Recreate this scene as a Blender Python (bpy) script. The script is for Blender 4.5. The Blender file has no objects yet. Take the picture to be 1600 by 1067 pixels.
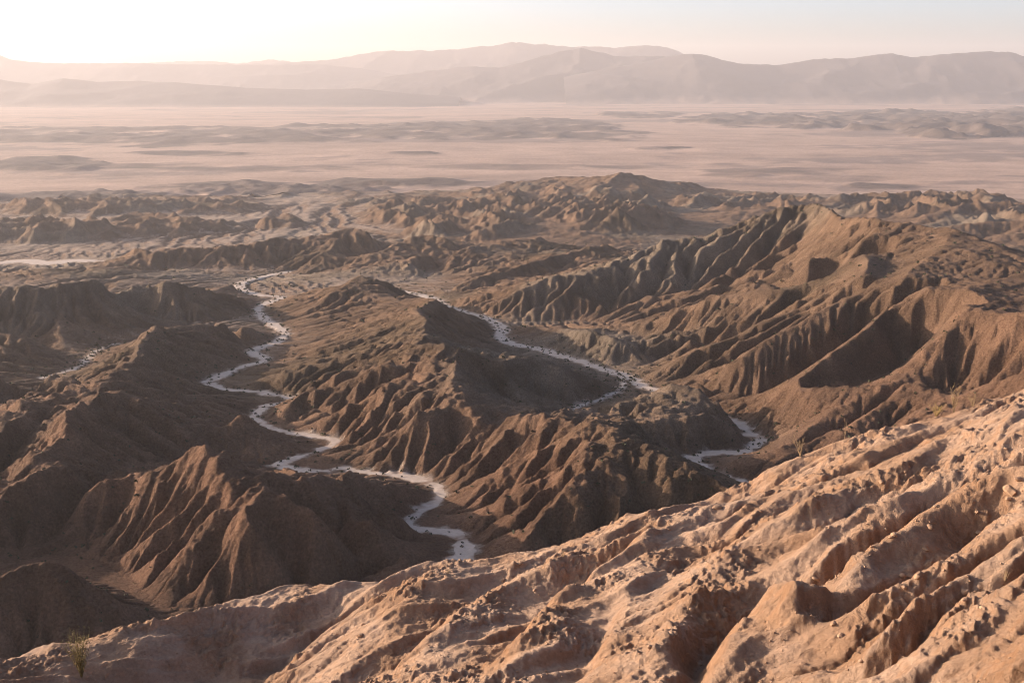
import bpy, math, random, time
import numpy as np
T0 = time.time()
R = math.radians
scene = bpy.context.scene
col = scene.collection

# ------------------------------------------------------------------ camera
FPX, CX, CY, HOR = 1716.0, 800.0, 533.5, 121.0      # focal length and horizon in photo pixels
PITCH = math.atan((CY - HOR) / FPX)
cam_d = bpy.data.cameras.new('camera')
cam = bpy.data.objects.new('camera', cam_d)
col.objects.link(cam)
cam_d.sensor_width = 36.0
cam_d.lens = 36.0 * FPX / 1600.0
cam_d.clip_start, cam_d.clip_end = 0.2, 60000.0
cam.location = (0, 0, 0)
cam.rotation_euler = (R(90) - PITCH, 0, 0)
scene.camera = cam

# ------------------------------------------------------------------ sky, sun, exposure
SUN_AZ, SUN_EL = R(-73.0), R(11.5)                     # azimuth from +Y towards +X, elevation
sun_dir = np.array([math.sin(SUN_AZ) * math.cos(SUN_EL), math.cos(SUN_AZ) * math.cos(SUN_EL), math.sin(SUN_EL)])
world = bpy.data.worlds.new('World')
scene.world = world
world.use_nodes = True
wn, wl = world.node_tree.nodes, world.node_tree.links
wn.clear()
sky = wn.new('ShaderNodeTexSky')
sky.sky_type = 'NISHITA'
sky.sun_disc = False
sky.sun_elevation = SUN_EL
sky.sun_rotation = SUN_AZ
sky.altitude = 300
sky.air_density = 0.6
sky.dust_density = 3.2
sky.ozone_density = 1.5
bg = wn.new('ShaderNodeBackground')
bg.inputs['Strength'].default_value = 0.15
wo = wn.new('ShaderNodeOutputWorld')
wl.new(sky.outputs[0], bg.inputs[0])
wl.new(bg.outputs[0], wo.inputs[0])
sd = bpy.data.lights.new('sun', 'SUN')
sd.energy = 5.0
sd.angle = R(0.6)
sd.color = (1.0, 0.82, 0.65)
sun = bpy.data.objects.new('sun', sd)
col.objects.link(sun)
from mathutils import Vector
sun.rotation_euler = Vector(sun_dir).to_track_quat('Z', 'Y').to_euler()
scene.view_settings.view_transform = 'Standard'
scene.view_settings.look = 'None'
scene.view_settings.exposure = 1.3
scene.view_settings.gamma = 1.0
scene.view_settings.use_curve_mapping = False
scene.cycles.use_denoising = True
scene.cycles.filter_width = 0.95
scene.cycles.max_bounces = 4
scene.cycles.diffuse_bounces = 2
scene.cycles.volume_bounces = 0
HAZE_DENSITY = 0.75e-4
HAZE_COLOR = (0.86, 0.78, 0.77)
HAZE_G = 0.25

# ------------------------------------------------------------------ numpy helpers
rng = np.random.RandomState(7)
PERM = rng.permutation(256)
PERM = np.concatenate([PERM, PERM, PERM]).astype(np.int32)
ANG = rng.rand(256) * 2 * np.pi
GX, GY = np.cos(ANG).astype(np.float32), np.sin(ANG).astype(np.float32)

def noise(x, y, seed=0):
    """2-D gradient noise, about -0.7..0.7"""
    x = np.asarray(x, np.float32) + np.float32(17.3 * seed)
    y = np.asarray(y, np.float32) - np.float32(9.7 * seed)
    xi = np.floor(x); yi = np.floor(y)
    xf = x - xi; yf = y - yi
    xi = xi.astype(np.int32) & 255; yi = yi.astype(np.int32) & 255
    u = xf * xf * (3 - 2 * xf); v = yf * yf * (3 - 2 * yf)
    p0 = PERM[xi]; p1 = PERM[xi + 1]
    def g(p, oy, fx, fy):
        k = PERM[p + yi + oy] & 255
        return GX[k] * fx + GY[k] * fy
    a = g(p0, 0, xf, yf); b = g(p1, 0, xf - 1, yf)
    c = g(p0, 1, xf, yf - 1); d = g(p1, 1, xf - 1, yf - 1)
    a = a + u * (b - a); c = c + u * (d - c)
    return a + v * (c - a)

def fbm(x, y, lam, oct=4, gain=0.5, seed=0):
    s = 0; a = 1.0; f = 1.0 / lam
    for k in range(oct):
        s = s + a * noise(x * f, y * f, seed + k)
        a *= gain; f *= 2.03
    return s

def ridged(x, y, lam, oct=4, gain=0.5, seed=0):
    s = 0; a = 1.0; f = 1.0 / lam; w = 1.0
    for k in range(oct):
        n = 1 - np.abs(noise(x * f, y * f, seed + k)) * 2.0
        n = np.clip(n, 0, 1) ** 2
        s = s + a * n * w
        w = np.clip(n * 1.6, 0, 1)
        a *= gain; f *= 2.07
    return s

def smooth(e0, e1, x):
    t = np.clip((x - e0) / (e1 - e0), 0, 1)
    return t * t * (3 - 2 * t)

def resize(a, ny, nx):
    sy = np.linspace(0, a.shape[0] - 1, ny); sx = np.linspace(0, a.shape[1] - 1, nx)
    y0 = np.minimum(sy.astype(int), a.shape[0] - 2); x0 = np.minimum(sx.astype(int), a.shape[1] - 2)
    fy = (sy - y0)[:, None].astype(np.float32); fx = (sx - x0)[None, :].astype(np.float32)
    r0 = a[y0] * (1 - fy) + a[y0 + 1] * fy
    return (r0[:, x0] * (1 - fx) + r0[:, x0 + 1] * fx).astype(np.float32)

def ray(px, py):
    u = (px - CX) / FPX; v = (CY - py) / FPX
    c, s = math.cos(PITCH), math.sin(PITCH)
    y = c + v * s
    return u / y, -(s - v * c) / y            # x/Y and z/Y

def project(x, y, z):
    c, s = math.cos(PITCH), math.sin(PITCH)
    d = y * c - z * s
    return CX + FPX * x / d, CY - FPX * (y * s + z * c) / d

def zfloor(Y):
    """elevation of the wash floors and of the valley"""
    Y = np.asarray(Y, float)
    return np.where(Y < 1000, -(80 + 0.075 * Y), np.where(Y < 2500, -(125 + 0.03 * Y), -200.0))

def at(px, py, h):
    """world x, y of the point h above the local floor seen at this photo pixel"""
    kx, kz = ray(px, py)
    lo, hi = 30.0, 20000.0
    for _ in range(60):
        m = 0.5 * (lo + hi)
        if kz * m > zfloor(m) + h: lo = m
        else: hi = m
    return kx * lo, lo

def pt(p):
    if len(p) == 4:                              # (px, py, None, Y)
        kx, kz = ray(p[0], p[1]); Y = p[3]
        return (kx * Y, Y, kz * Y - float(zfloor(Y)))
    x, y = at(p[0], p[1], p[2])
    return (x, y, p[2])

# ------------------------------------------------------------------ ridges, spurs, gullies and washes of the badlands
N = None
RIDGES = [
 [(-160,455,22),(-60,450,22),(0,447,22),(60,449,22.5),(130,437,24),(170,433,24.5),(215,427,24),(260,440,19),(330,455,11),(380,464,6),(408,474,1)],
 [(-120,590,14),(0,584,11),(60,583,11),(90,588,8),(115,597,3)],
 [(-60,505,13),(20,525,10),(60,545,6),(100,568,1)],
 [(60,449,20),(80,480,12),(90,520,5),(110,550,0)],
 [(215,427,22),(200,460,14),(190,500,6),(200,525,1)],
 [(300,450,14),(310,475,8),(320,495,2)],
 [(400,512,5),(350,506,9),(300,508,11),(245,513,14),(225,530,13),(215,548,13),(205,570,13),(180,588,13),(150,600,12),(110,615,12.5),(60,628,13),(40,645,12.5),(0,690,12),(-80,750,10)],
 [(245,517,14),(290,527,10),(350,532,7),(372,545,4),(388,565,0)],
 [(213,550,13),(260,570,8),(310,598,1)],
 [(190,590,13),(230,594,10),(280,598,7),(330,612,4),(385,635,1)],
 [(185,612,15),(230,645,12),(280,648,9),(330,663,6),(350,666,5),(374,651,9),(400,660,7),(440,680,3),(490,693,0)],
 [(180,588,13),(185,612,14),(150,625,15.5),(125,632,17),(102,645,18.5),(106,660,17.5),(95,686,15.5),(60,715,13.5),(30,748,11.5),(0,775,10),(-80,830,8)],
 [(140,628,16),(190,680,9),(225,712,5)],
 [(-120,850,8),(0,787,10),(30,762,12),(70,738,14.5),(105,719,16),(130,733,15),(160,755,13),(195,757,13),(215,750,14),(260,728,17),(285,712,19.5),(310,699,21),(325,712,20.5),(355,740,18.5),(375,746,18),(400,743,17.5),(412,752,17)],
 [(412,752,21),(408,790,17),(430,815,14),(448,845,10),(462,880,5),(490,925,1)],
 [(412,750,17),(450,750,15.5),(500,752,13),(550,753,11),(600,752,9),(625,746,8),(655,760,5.5),(680,785,1)],
 [(520,765,15),(560,790,12),(600,800,8),(632,815,1)],
 [(440,770,17),(520,800,13),(600,840,8),(690,880,1)],
 [(430,790,16),(500,850,8),(560,900,1)],
 [(310,705,22),(250,745,16),(200,785,10),(150,832,4),(95,866,0)],
 [(345,735,21),(300,775,15),(250,820,9),(200,875,3),(180,900,0)],
 [(375,747,21),(330,800,14),(280,850,8),(230,905,2)],
 [(400,760,20),(370,820,12),(330,880,6),(290,935,0)],
 [(105,719,20),(60,790,11),(0,860,2)],
 [(200,757,13),(130,810,6),(60,865,1)],
 [(-100,950,10),(0,905,12),(30,885,13.3),(60,874,14),(95,874,14),(115,885,13),(140,910,10),(165,925,8),(200,945,4),(240,965,1)],
 [(60,876,14),(42,960,7),(25,1040,1)],[(100,878,13.5),(112,950,7.5),(118,1010,2)],
 [(170,985,4),(230,972,6),(262,970,6),(280,985,2)],
 # centre
 [(640,462,8),(622,449,12),(598,437,16),(560,430,17.5),(545,445,15),(520,460,12),(480,480,6),(445,500,1)],
 [(598,437,13),(590,460,10),(540,490,6),(490,515,2),(455,528,0)],
 [(640,462,8),(660,466,13),(680,468,19)],
 [(545,442,12),(500,450,7),(455,462,1)],
 [(700,480,14),(690,472,17),(680,468,19),(650,484,18.5),(665,497,18.5),(668,520,18.5),(660,542,18.5),(690,546,18.5),(716,552,18.5),(718,575,18),(710,600,17.5),(712,620,16.5),(735,640,14.5),(765,655,11.5),(785,668,10)],
 [(680,468,19),(730,500,10),(770,530,1)],
 [(716,552,22),(760,558,18),(800,566,15),(870,565,14),(905,573,12),(935,588,7),(953,602,1)],
 [(668,510,21),(720,540,12),(780,548,4),(815,552,0)],
 [(650,484,19),(600,500,13),(545,528,9),(500,545,6),(460,555,3),(436,560,0)],
 [(620,475,12),(570,500,8),(520,520,4),(470,540,1)],
 [(665,505,20),(610,524,15),(560,550,11),(500,573,8),(450,582,6),(410,590,2),(392,598,0)],
 [(660,540,22),(620,560,17),(570,583,13),(520,597,11),(490,607,9),(460,630,5),(432,655,1)],
 [(650,562,19),(600,580,14),(560,590,12)],
 [(690,548,22),(640,588,17),(600,612,12),(540,635,8),(490,650,3),(452,660,0)],
 [(712,590,22),(675,583,19),(640,592,17),(604,600,17),(590,622,14),(565,645,10),(550,670,6),(530,690,0)],
 [(710,603,21),(690,625,18),(660,650,14),(620,690,9),(600,710,5),(550,747,0)],
 [(600,605,17),(600,650,10),(590,690,3)],
 [(735,640,16),(720,680,9),(700,715,3)],
 [(785,668,10),(800,658,14.5),(870,651,17.5),(900,663,18),(940,667,19),(970,685,18),(1010,705,17),(1045,718,16.5),(1082,726,16.2),(1105,748,15),(1135,775,13),(1180,810,10)],
 [(800,658,14),(790,675,12),(770,710,9),(735,730,5),(705,745,2),(695,757,0)],
 [(870,651,18),(830,690,13),(790,735,8),(740,775,3),(706,805,0)],
 [(835,660,16),(800,700,10),(745,752,3)],
 [(940,667,20),(900,700,16),(850,745,11),(800,790,6),(750,830,1),(735,845,0)],
 [(905,664,18),(860,715,12),(800,765,6),(748,800,1)],
 [(970,690,20),(920,725,16),(890,760,13),(850,810,8),(810,850,4),(770,880,0)],
 [(1010,705,20),(960,770,13),(925,810,8),(890,840,4),(860,860,1)],
 [(1045,718,20),(1010,770,13),(975,810,9),(940,850,4),(915,870,1)],
 [(1082,733,20),(1060,770,15),(1030,810,10),(1000,860,4)],
 [(960,674,16),(985,658,9),(1000,650,9),(1020,660,7.5),(1050,662,7.5),(1080,652,8.5),(1105,647,8.5),(1135,662,6),(1168,690,0.5)],
 [(1105,647,11),(1110,670,6),(1130,695,1)],[(1000,650,11),(1010,675,6),(1050,700,1)],
 [(1000,622,1),(1020,614,6),(1050,603,11),(1080,606,10.5),(1110,612,10),(1150,619,10),(1190,617,11.5),(1215,611,12),(1260,607,14),(1320,604,16),(1380,602,18),(1430,601,19),(1465,608,19),(1500,620,18)],
 [(1360,604,17),(1300,645,11),(1240,690,6),(1200,715,2)],
 [(1430,603,19),(1370,640,14),(1310,680,9),(1260,715,4)],
 [(1480,615,19),(1430,650,15),(1380,690,10)],
 [(1215,612,12),(1190,650,6),(1180,680,1)],
 [(1150,720,3),(1220,700,6),(1290,672,9),(1340,680,9),(1380,700,8)],
 # right: the big ribbed slope
 [(960,520,N,482),(1000,505,N,478),(1040,490,N,472),(1080,476,N,468),(1130,462,N,462),(1200,451,N,452),(1235,454,N,445),(1285,443,N,430),(1345,448,N,395),(1400,455,N,370),(1450,449,N,355),(1495,460,N,330),(1512,482,N,318),(1550,487,N,310),(1600,489,N,302),(1700,492,N,290)],
 [(1280,445,N,430),(1240,475,N,420),(1200,497,N,412),(1150,525,N,402),(1090,548,N,398),(1040,570,N,398)],
 [(810,508,1),(840,512,4),(880,514,5),(930,519,9),(960,527,9),(1000,540,6),(1040,552,3)],
 [(930,519,9),(925,540,4),(915,555,0)],[(1055,522,10),(1010,545,5),(970,570,0)],[(1100,519,12),(1060,545,7),(1010,577,0)],
 [(1040,520,8),(1055,522,10),(1100,519,12),(1140,530,12)],
 [(1345,450,N,393),(1290,482,N,383),(1240,510,N,376),(1200,533,N,370),(1150,560,N,362),(1100,578,N,362),(1050,592,N,372)],
 [(1400,456,N,370),(1370,495,N,348),(1330,530,N,338),(1300,555,N,330),(1245,590,N,322),(1207,612,N,316)],

 [(1512,482,N,318),(1480,515,N,312),(1440,545,N,310),(1410,575,N,308),(1380,600,N,300)],
 [(1500,622,N,283),(1540,605,N,277),(1600,580,N,268),(1700,545,N,252)],
 [(1600,438,N,372),(1560,439,N,372),(1520,452,N,350),(1495,460,N,331)],
 # great ridge with the peak
 [(700,468,N,612),(750,461,N,602),(800,447,N,594),(850,437,N,588),(920,425,N,598),(980,400,N,630),(1040,375,N,640),(1100,368,N,643),(1150,350,N,645),(1200,330,N,648),(1255,312,N,650),(1290,322,N,622),(1310,340,N,560),(1345,340,N,535),(1378,342,N,520),(1420,350,N,500),(1460,355,N,485),(1490,358,N,472),(1520,372,N,450),(1560,388,N,425),(1600,402,N,405),(1700,430,N,380)],
 [(1310,340,N,560),(1302,370,N,530),(1290,392,N,510),(1262,405,N,497),(1225,420,N,492),(1190,440,N,480),(1150,455,N,478)],
 [(1378,342,N,520),(1350,375,N,480),(1330,400,N,455),(1285,443,N,431)],
 [(1345,388,N,468),(1352,410,N,425),(1350,447,N,396)],
 [(1490,358,N,472),(1475,385,N,430),(1450,400,N,415),(1420,425,N,390),(1400,455,N,371)],
 [(1475,385,N,430),(1510,392,N,415),(1560,410,N,395),(1620,430,N,380)],
 [(1255,312,N,650),(1240,360,N,612),(1200,410,N,585),(1160,440,N,575)],
 [(1200,330,N,648),(1160,380,N,615),(1110,430,N,590),(1070,455,N,585)],
 [(1290,322,N,622),(1270,370,N,575),(1230,400,N,555)],
 [(1140,352,N,645),(1090,400,N,612),(1040,440,N,590),(1010,465,N,580)],
 [(1050,374,N,640),(1010,410,N,610),(980,450,N,582),(960,475,N,572)],
 [(980,400,N,630),(940,435,N,590),(910,465,N,570),(890,485,N,562)],
 [(920,425,N,598),(880,450,N,575),(840,478,N,562),(820,490,N,560)],
 [(850,437,N,588),(800,460,N,575),(760,480,N,570)],
 # middle distance left
 [(150,420,0),(185,402,8),(207,388,15),(235,394,14),(290,388,15),(350,386,16),(400,380,18),(440,373,20),(500,368,21),(550,356,25),(585,362,24),(615,378,17),(640,387,10)],
 [(550,357,25),(520,385,16),(470,415,5),(450,425,0)],
 [(207,388,15),(235,410,7),(250,428,0)],[(400,382,18),(380,405,8),(370,422,0)],[(490,370,20),(450,395,11),(420,420,1)],
 [(520,422,2),(560,405,9),(600,390,14),(645,366,22),(690,370,21),(715,390,12),(740,400,6)],
 [(470,428,1),(530,425,4),(600,415,8),(640,402,13),(690,398,14),(740,385,18),(800,374,20),(850,370,20)],
 [(640,402,13),(650,420,7),(655,440,1)],[(700,397,14),(710,420,7)],
 [(665,458,1),(710,445,6),(760,428,11),(800,414,15),(850,402,18),(890,395,19),(950,382,22)],
 [(740,450,5),(800,430,9),(860,415,14),(905,402,17)],
 [(260,418,3),(300,420,5),(345,420,5),(380,428,2)],
 [(20,425,5),(60,419,7),(110,424,5)],[(-40,440,3),(100,430,5),(170,421,6),(210,427,5)],
 [(340,452,4),(360,444,5),(372,452,2)],
 # behind the great ridge
 [(760,285,8),(830,275,20),(890,278,28),(940,272,36),(970,266,42),(1010,272,36),(1050,285,24),(1100,300,12),(1140,310,3)],
 [(970,266,42),(940,290,26),(900,310,14),(860,320,8)],[(1010,272,36),(1000,295,20),(990,315,10)],
 [(830,275,20),(790,295,11),(760,305,5)],
 [(1400,318,8),(1440,308,16),(1490,305,20),(1540,310,18),(1620,325,16)],
 [(1280,316,14),(1310,306,20),(1345,312,14),(1365,325,4)],
 [(1390,345,10),(1440,335,18),(1500,325,22),(1560,322,22),(1640,330,20)],
 [(1420,362,8),(1480,352,18),(1540,345,22),(1620,342,24)],
 [(1450,340,18),(1410,362,6)],[(1530,325,22),(1490,345,10)],[(1590,345,22),(1540,372,8)],
 [(1500,382,6),(1560,366,14),(1640,360,18)],
 [(780,345,6),(850,335,14),(920,335,16),(990,345,14),(1040,350,6)],
 [(700,372,4),(760,355,10),(820,352,12),(900,362,12),(960,372,8)],
 [(1100,345,4),(1150,330,12),(1200,325,14),(1240,330,8)],
 [(1060,360,5),(1090,352,10),(1130,348,8)],
]
GULLIES = [
 [(1490,490,N,332),(1450,520,N,338),(1410,552,N,340),(1370,580,N,330),(1330,600,N,318),(1270,613,N,317)],
 [(1375,470,N,378),(1330,508,N,368),(1290,538,N,360),(1240,570,N,352),(1190,592,N,348),(1120,600,N,358),(1060,603,N,372)],
 [(1320,455,N,405),(1270,483,N,398),(1225,508,N,392),(1170,535,N,386),(1110,560,N,382),(1050,582,N,388)],
 [(1235,462,N,438),(1180,490,N,430),(1120,520,N,420),(1060,545,N,415),(1000,560,N,420)],
 [(630,545,N,372),(580,567,N,362),(530,582,N,358),(480,598,N,362),(435,612,N,372)],
 [(640,510,N,425),(590,528,N,430),(540,547,N,418),(490,562,N,408),(440,572,N,412)],
 [(660,562,N,345),(625,585,N,335),(585,608,N,332),(530,628,N,330),(470,642,N,335)],
 [(690,612,N,293),(655,640,N,288),(610,690,N,281),(570,712,N,283)],
 [(870,700,N,243),(820,748,N,235),(765,795,N,229)],[(935,700,N,233),(890,735,N,227),(850,780,N,222),(810,825,N,216)],
 [(830,675,N,262),(785,718,N,252),(735,760,N,247)],
 [(250,552,N,400),(300,572,N,398),(340,585,N,395)],[(225,583,N,358),(270,590,N,358),(320,603,N,362),(360,615,N,366)],
 [(215,625,N,300),(270,636,N,310),(330,648,N,318),(385,655,N,330)],[(180,655,N,283),(230,680,N,280),(300,695,N,284),(380,705,N,288)],
 [(80,650,9),(40,700,6),(0,760,3),(-60,800,1)],
 [(140,722,11),(180,735,8),(240,722,4),(300,706,3),(380,715,1),(430,722,0)],
 [(-120,910,0),(0,890,0),(60,876,0),(95,870,0),(160,885,0),(190,915,0),(250,950,0),(330,950,0),(420,945,0),(500,928,0),(560,905,0),(620,893,0),(705,886,0)],
 [(-60,1060,0),(60,1066,0),(150,1050,0),(215,1010,0),(262,980,0)],
 
 [(700,885,0),(760,895,0),(850,882,0),(930,885,0),(1020,875,0),(1100,870,0)],
 
 
 [(980,525,3),(1010,530,3),(960,548,0)],[(1080,540,6),(1030,560,1),(1000,575,0)],
 [(260,518,9),(320,520,3),(390,535,0)],
 [(195,550,8),(165,565,2),(140,580,0)],[(180,580,8),(130,600,4),(90,610,0)],
 
 
 [(460,800,9),(520,850,3),(560,890,0)],[(560,772,9),(620,792,2),(660,812,0)],[(540,812,8),(620,842,2),(680,848,0)],
 [(55,800,8),(30,840,3),(30,880,0)],[(150,780,6),(100,830,2),(70,865,0)],
 [(770,620,8),(820,640,2)],[(740,580,13),(820,600,6),(880,625,1)],[(740,520,7),(780,540,1)],

 
 [(1690,600,N,262),(1640,608,N,271),(1600,608,N,278),(1560,612,N,284),(1500,625,N,292),(1460,627,N,297)],
 [(1400,370,N,475),(1390,410,N,440),(1385,440,N,405)],
 [(870,652,1),(905,633,0),(955,612,0)],
 [(1270,632,N,303),(1230,660,N,300),(1195,685,N,294)],[(1395,612,N,296),(1350,645,N,291),(1290,685,N,284),(1250,715,N,278)],[(1445,615,N,286),(1400,655,N,280),(1350,690,N,274)],
 [(0,520,4),(60,530,2),(110,570,0)],[(-60,660,0),(40,630,1),(110,600,0)],
 
 
 
 
 [(730,600,10),(790,620,4),(850,645,1)],
 [(200,500,0),(260,500,1),(330,500,1),(400,490,0)],
 [(180,537,0),(250,520,1),(300,500,1)],
 [(700,410,5),(660,440,1)],[(820,425,8),(760,445,3),(700,460,0)],[(900,410,13),(860,430,8),(800,442,4)],
 [(1290,465,N,468),(1240,472,N,485),(1190,475,N,497),(1120,482,N,510),(1050,495,N,520),(980,505,N,530),(900,500,0),(830,503,0),(775,500,0)],
 [(640,392,5),(600,405,2),(560,415,0)],[(260,425,0),(320,430,0),(380,432,0)],
 
]
WASHES = [   # pixel, half width in metres
 ([(690,900),(705,885),(728,858),(715,838),(680,828),(632,823),(655,800),(685,785),(690,770),(665,752),(630,742),(580,738),(540,733),(500,736),(440,728),(470,712),(525,690),(450,675),(420,665),(398,650),(415,635),(458,625),(400,612),(345,607),(325,597),(350,585),(380,572),(415,562),(392,548),(430,535),(445,522),(430,508),(410,495),(405,482),(418,473),(440,464),(400,460),(375,447),(390,438),(430,428),(460,424)], 1.5),
 ([(1240,790),(1185,760),(1150,752),(1120,742),(1085,722),(1090,712),(1120,707),(1160,706),(1187,692),(1180,680),(1140,655),(1070,630),(1025,610),(1000,600),(975,587),(930,572),(880,557),(845,545),(810,540),(786,530),(785,512),(762,498),(745,493),(700,480),(675,466),(640,457),(600,450),(580,446)], 1.8),
 ([(975,590),(968,608),(940,622),(912,630),(890,643)], .9),
 ([(60,592),(100,580),(115,575),(150,550),(165,540),(185,536)], .8),
 ([(-60,415),(0,411),(40,407),(75,412),(110,407),(150,409)], 3.6),
]

# ------------------------------------------------------------------ polar terrain grid (centred under the rim)
TH0, TH1, R0, R1 = R(-37.0), R(28.6), 118.0, 1750.0
DTH = 0.0014
NX = int((TH1 - TH0) / DTH); NX -= NX % 32
NY = int(math.log(R1 / R0) / DTH); NY -= NY % 32
TH1 = TH0 + DTH * NX; R1 = R0 * math.exp(DTH * NY)
def grid(ny, nx):
    th = TH0 + (np.arange(nx) + .5) / nx * (TH1 - TH0)
    rr = R0 * np.exp((np.arange(ny) + .5) / ny * math.log(R1 / R0))
    return (np.sin(th)[None, :] * rr[:, None]).astype(np.float32), (np.cos(th)[None, :] * rr[:, None]).astype(np.float32), rr.astype(np.float32)

def cell(x, y, ny, nx):
    th = np.arctan2(x, y); r = np.hypot(x, y)
    return (np.log(r / R0) / math.log(R1 / R0) * ny), ((th - TH0) / (TH1 - TH0) * nx)

def densify(pts, wig, seed):
    """(x,y,h) polyline -> dense samples with a slight wander"""
    P = np.array(pts, float); out = []
    for a, b in zip(P[:-1], P[1:]):
        L = np.hypot(*(b - a)[:2]); n = max(2, int(L / 0.25))
        t = np.linspace(0, 1, n, endpoint=False)[:, None]
        out.append(a + (b - a) * t)
    D = np.concatenate(out + [P[-1:]])
    s = 6.0 + np.hypot(D[:, 0], D[:, 1]) * 0.02
    D[:, 0] += wig * noise(D[:, 0] / s, D[:, 1] / s, seed) * s * .25
    D[:, 1] += wig * noise(D[:, 0] / s, D[:, 1] / s, seed + 5) * s * .25
    return D

def smooth_poly(P):
    """Catmull-Rom through the points"""
    P = np.array(P, float); out = []
    Q = np.vstack([2 * P[0] - P[1], P, 2 * P[-1] - P[-2]])
    for i in range(1, len(Q) - 2):
        for t in np.linspace(0, 1, 5, endpoint=False):
            a, b, c, d = Q[i - 1], Q[i], Q[i + 1], Q[i + 2]
            out.append(.5 * (2 * b + (c - a) * t + (2 * a - 5 * b + 4 * c - d) * t * t + (3 * b - a - 3 * c + d) * t ** 3))
    out.append(P[-1]); return out

def trace(lines):
    reg, out = [], []
    for L in lines:
        P = [pt(p) for p in L]
        for q in reg:                               # a spur starts exactly on the crest it leaves
            if math.hypot(q[0][0] - L[0][0], q[0][1] - L[0][1]) < 13 and abs(q[1][2] - P[0][2]) < .28 * P[0][2] + 1:
                f = q[1][2] / max(P[0][2], 1.0)
                n = len(P) - 1
                for k in range(1, n):
                    if len(L[k]) == 3: P[k] = pt((L[k][0], L[k][1], L[k][2] * (f + (1 - f) * k / n)))
                P[0] = q[1]; break
        reg += list(zip([l[:2] for l in L], P)); out.append(P)
    return out
R_LINES = [densify(P, 0.7, i) for i, P in enumerate(trace(RIDGES))]
G_LINES = [densify([pt(p) for p in L], 0.6, i + 99) for i, L in enumerate(GULLIES)]
for D in G_LINES[:4]: D[:, 2] -= 3.0
W_LINES = []
for L, w in WASHES:
    P = [(*at(px, py, 0.0), w) for px, py in L]
    W_LINES.append(densify(smooth_poly(P), 0.3, 3))

def raster(ny, nx, lines, acc, cnt):
    for D in lines:
        i, j = cell(D[:, 0], D[:, 1], ny, nx)
        i = i.astype(int); j = j.astype(int)
        ok = (i >= 0) & (i < ny) & (j >= 0) & (j < nx)
        np.add.at(acc, (i[ok], j[ok]), D[ok, 2]); np.add.at(cnt, (i[ok], j[ok]), 1.0)

def wash_dist(ny, nx):
    """signed-ish distance to the wash centre lines minus half width, near them only"""
    X, Y, rr = grid(ny, nx)
    best = np.full((ny, nx), 99.0, np.float32)
    for D in W_LINES:
        for (x, y, w) in D[::4]:
            i, j = cell(x, y, ny, nx); r = math.hypot(x, y)
            k = int((6.0 + w * (.62 + r / 420)) / (r * (TH1 - TH0) / nx)) + 1
            i, j = int(i), int(j)
            i0, i1, j0, j1 = max(0, i - k), min(ny, i + k + 1), max(0, j - k), min(nx, j + k + 1)
            if i0 >= i1 or j0 >= j1: continue
            d = np.hypot(X[i0:i1, j0:j1] - x, Y[i0:i1, j0:j1] - y) - w * (.62 + r / 420)
            np.minimum(best[i0:i1, j0:j1], d, out=best[i0:i1, j0:j1])
    return best

# rolling badlands that fill the middle distance between the drawn ridges: photo-px centre, spread, amplitude (m)
BLOBS = [(180,318,260,18,15),(50,365,110,12,14),(250,352,120,12,9),(430,298,230,12,15),(600,290,140,9,14),(700,335,130,24,15),(860,318,150,26,18),
         (960,350,130,22,16),(1010,300,110,14,12),(1160,328,100,14,14),(1460,335,130,20,16),(1560,362,70,18,14),(1300,280,130,6,5),(740,368,100,14,12),
         (640,315,120,14,12),(440,350,40,6,8),(1150,275,60,5,6),(1380,290,60,5,8),
         (300,262,260,7,7),(1250,268,160,6,7),(820,262,200,5,6),(60,258,110,13,20),(200,213,300,14,20),(480,210,170,13,20),(720,205,190,13,24),(860,197,100,10,24),(1000,180,60,5,24),(950,215,60,6,14),(300,240,120,4,10),
         (1230,188,150,10,34),(1400,190,180,14,44),(1500,200,100,16,58),(1600,192,80,20,52),(1030,232,45,3,12),(640,240,45,2.5,12),(960,208,60,3,12)]
def rough_amp(X, Y):
    Z = zfloor(Y)
    px, py = project(X, Y, Z)
    w = fbm(X, Y, 180, 3, seed=31)
    A = np.zeros(X.shape, np.float32)
    for (bx, by, sx, sy, am) in BLOBS:
        q = ((px - bx) / sx) ** 2 + ((py - by) / sy) ** 2
        A = np.maximum(A, am * smooth(1.45, 0.4, q + 1.1 * w).astype(np.float32))
    return A
def rough(X, Y, A):
    sc = np.where(Y > 1900, 2.6, 1.0).astype(np.float32)
    wx = X + 14 * sc * noise(X / (40 * sc), Y / (40 * sc), 3); wy = Y + 14 * sc * noise(X / (40 * sc), Y / (40 * sc), 4)
    n1 = ridged(wx / sc, wy / sc, 58, 4, seed=50)
    far = smooth(1300, 1700, Y)
    n2 = fbm(wx / sc, wy / (sc * 1.4), 90, 3, seed=54) * 1.1 + .25
    return A * ((n1 - .30) * 1.35 * (1 - .82 * far) + n2 * .5 * far)

def relax(h, fix, val, rr, dth, L, it, damp=1.0):
    k = ((rr * dth / L) ** 2)[:, None].astype(np.float32)
    h = np.where(fix, val, h)
    for _ in range(it):
        p = np.pad(h, 1, mode='edge')
        h = (p[:-2, 1:-1] + p[2:, 1:-1] + p[1:-1, :-2] + p[1:-1, 2:]) / (4 + k)
        np.copyto(h, val, where=fix)
    return h

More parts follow.
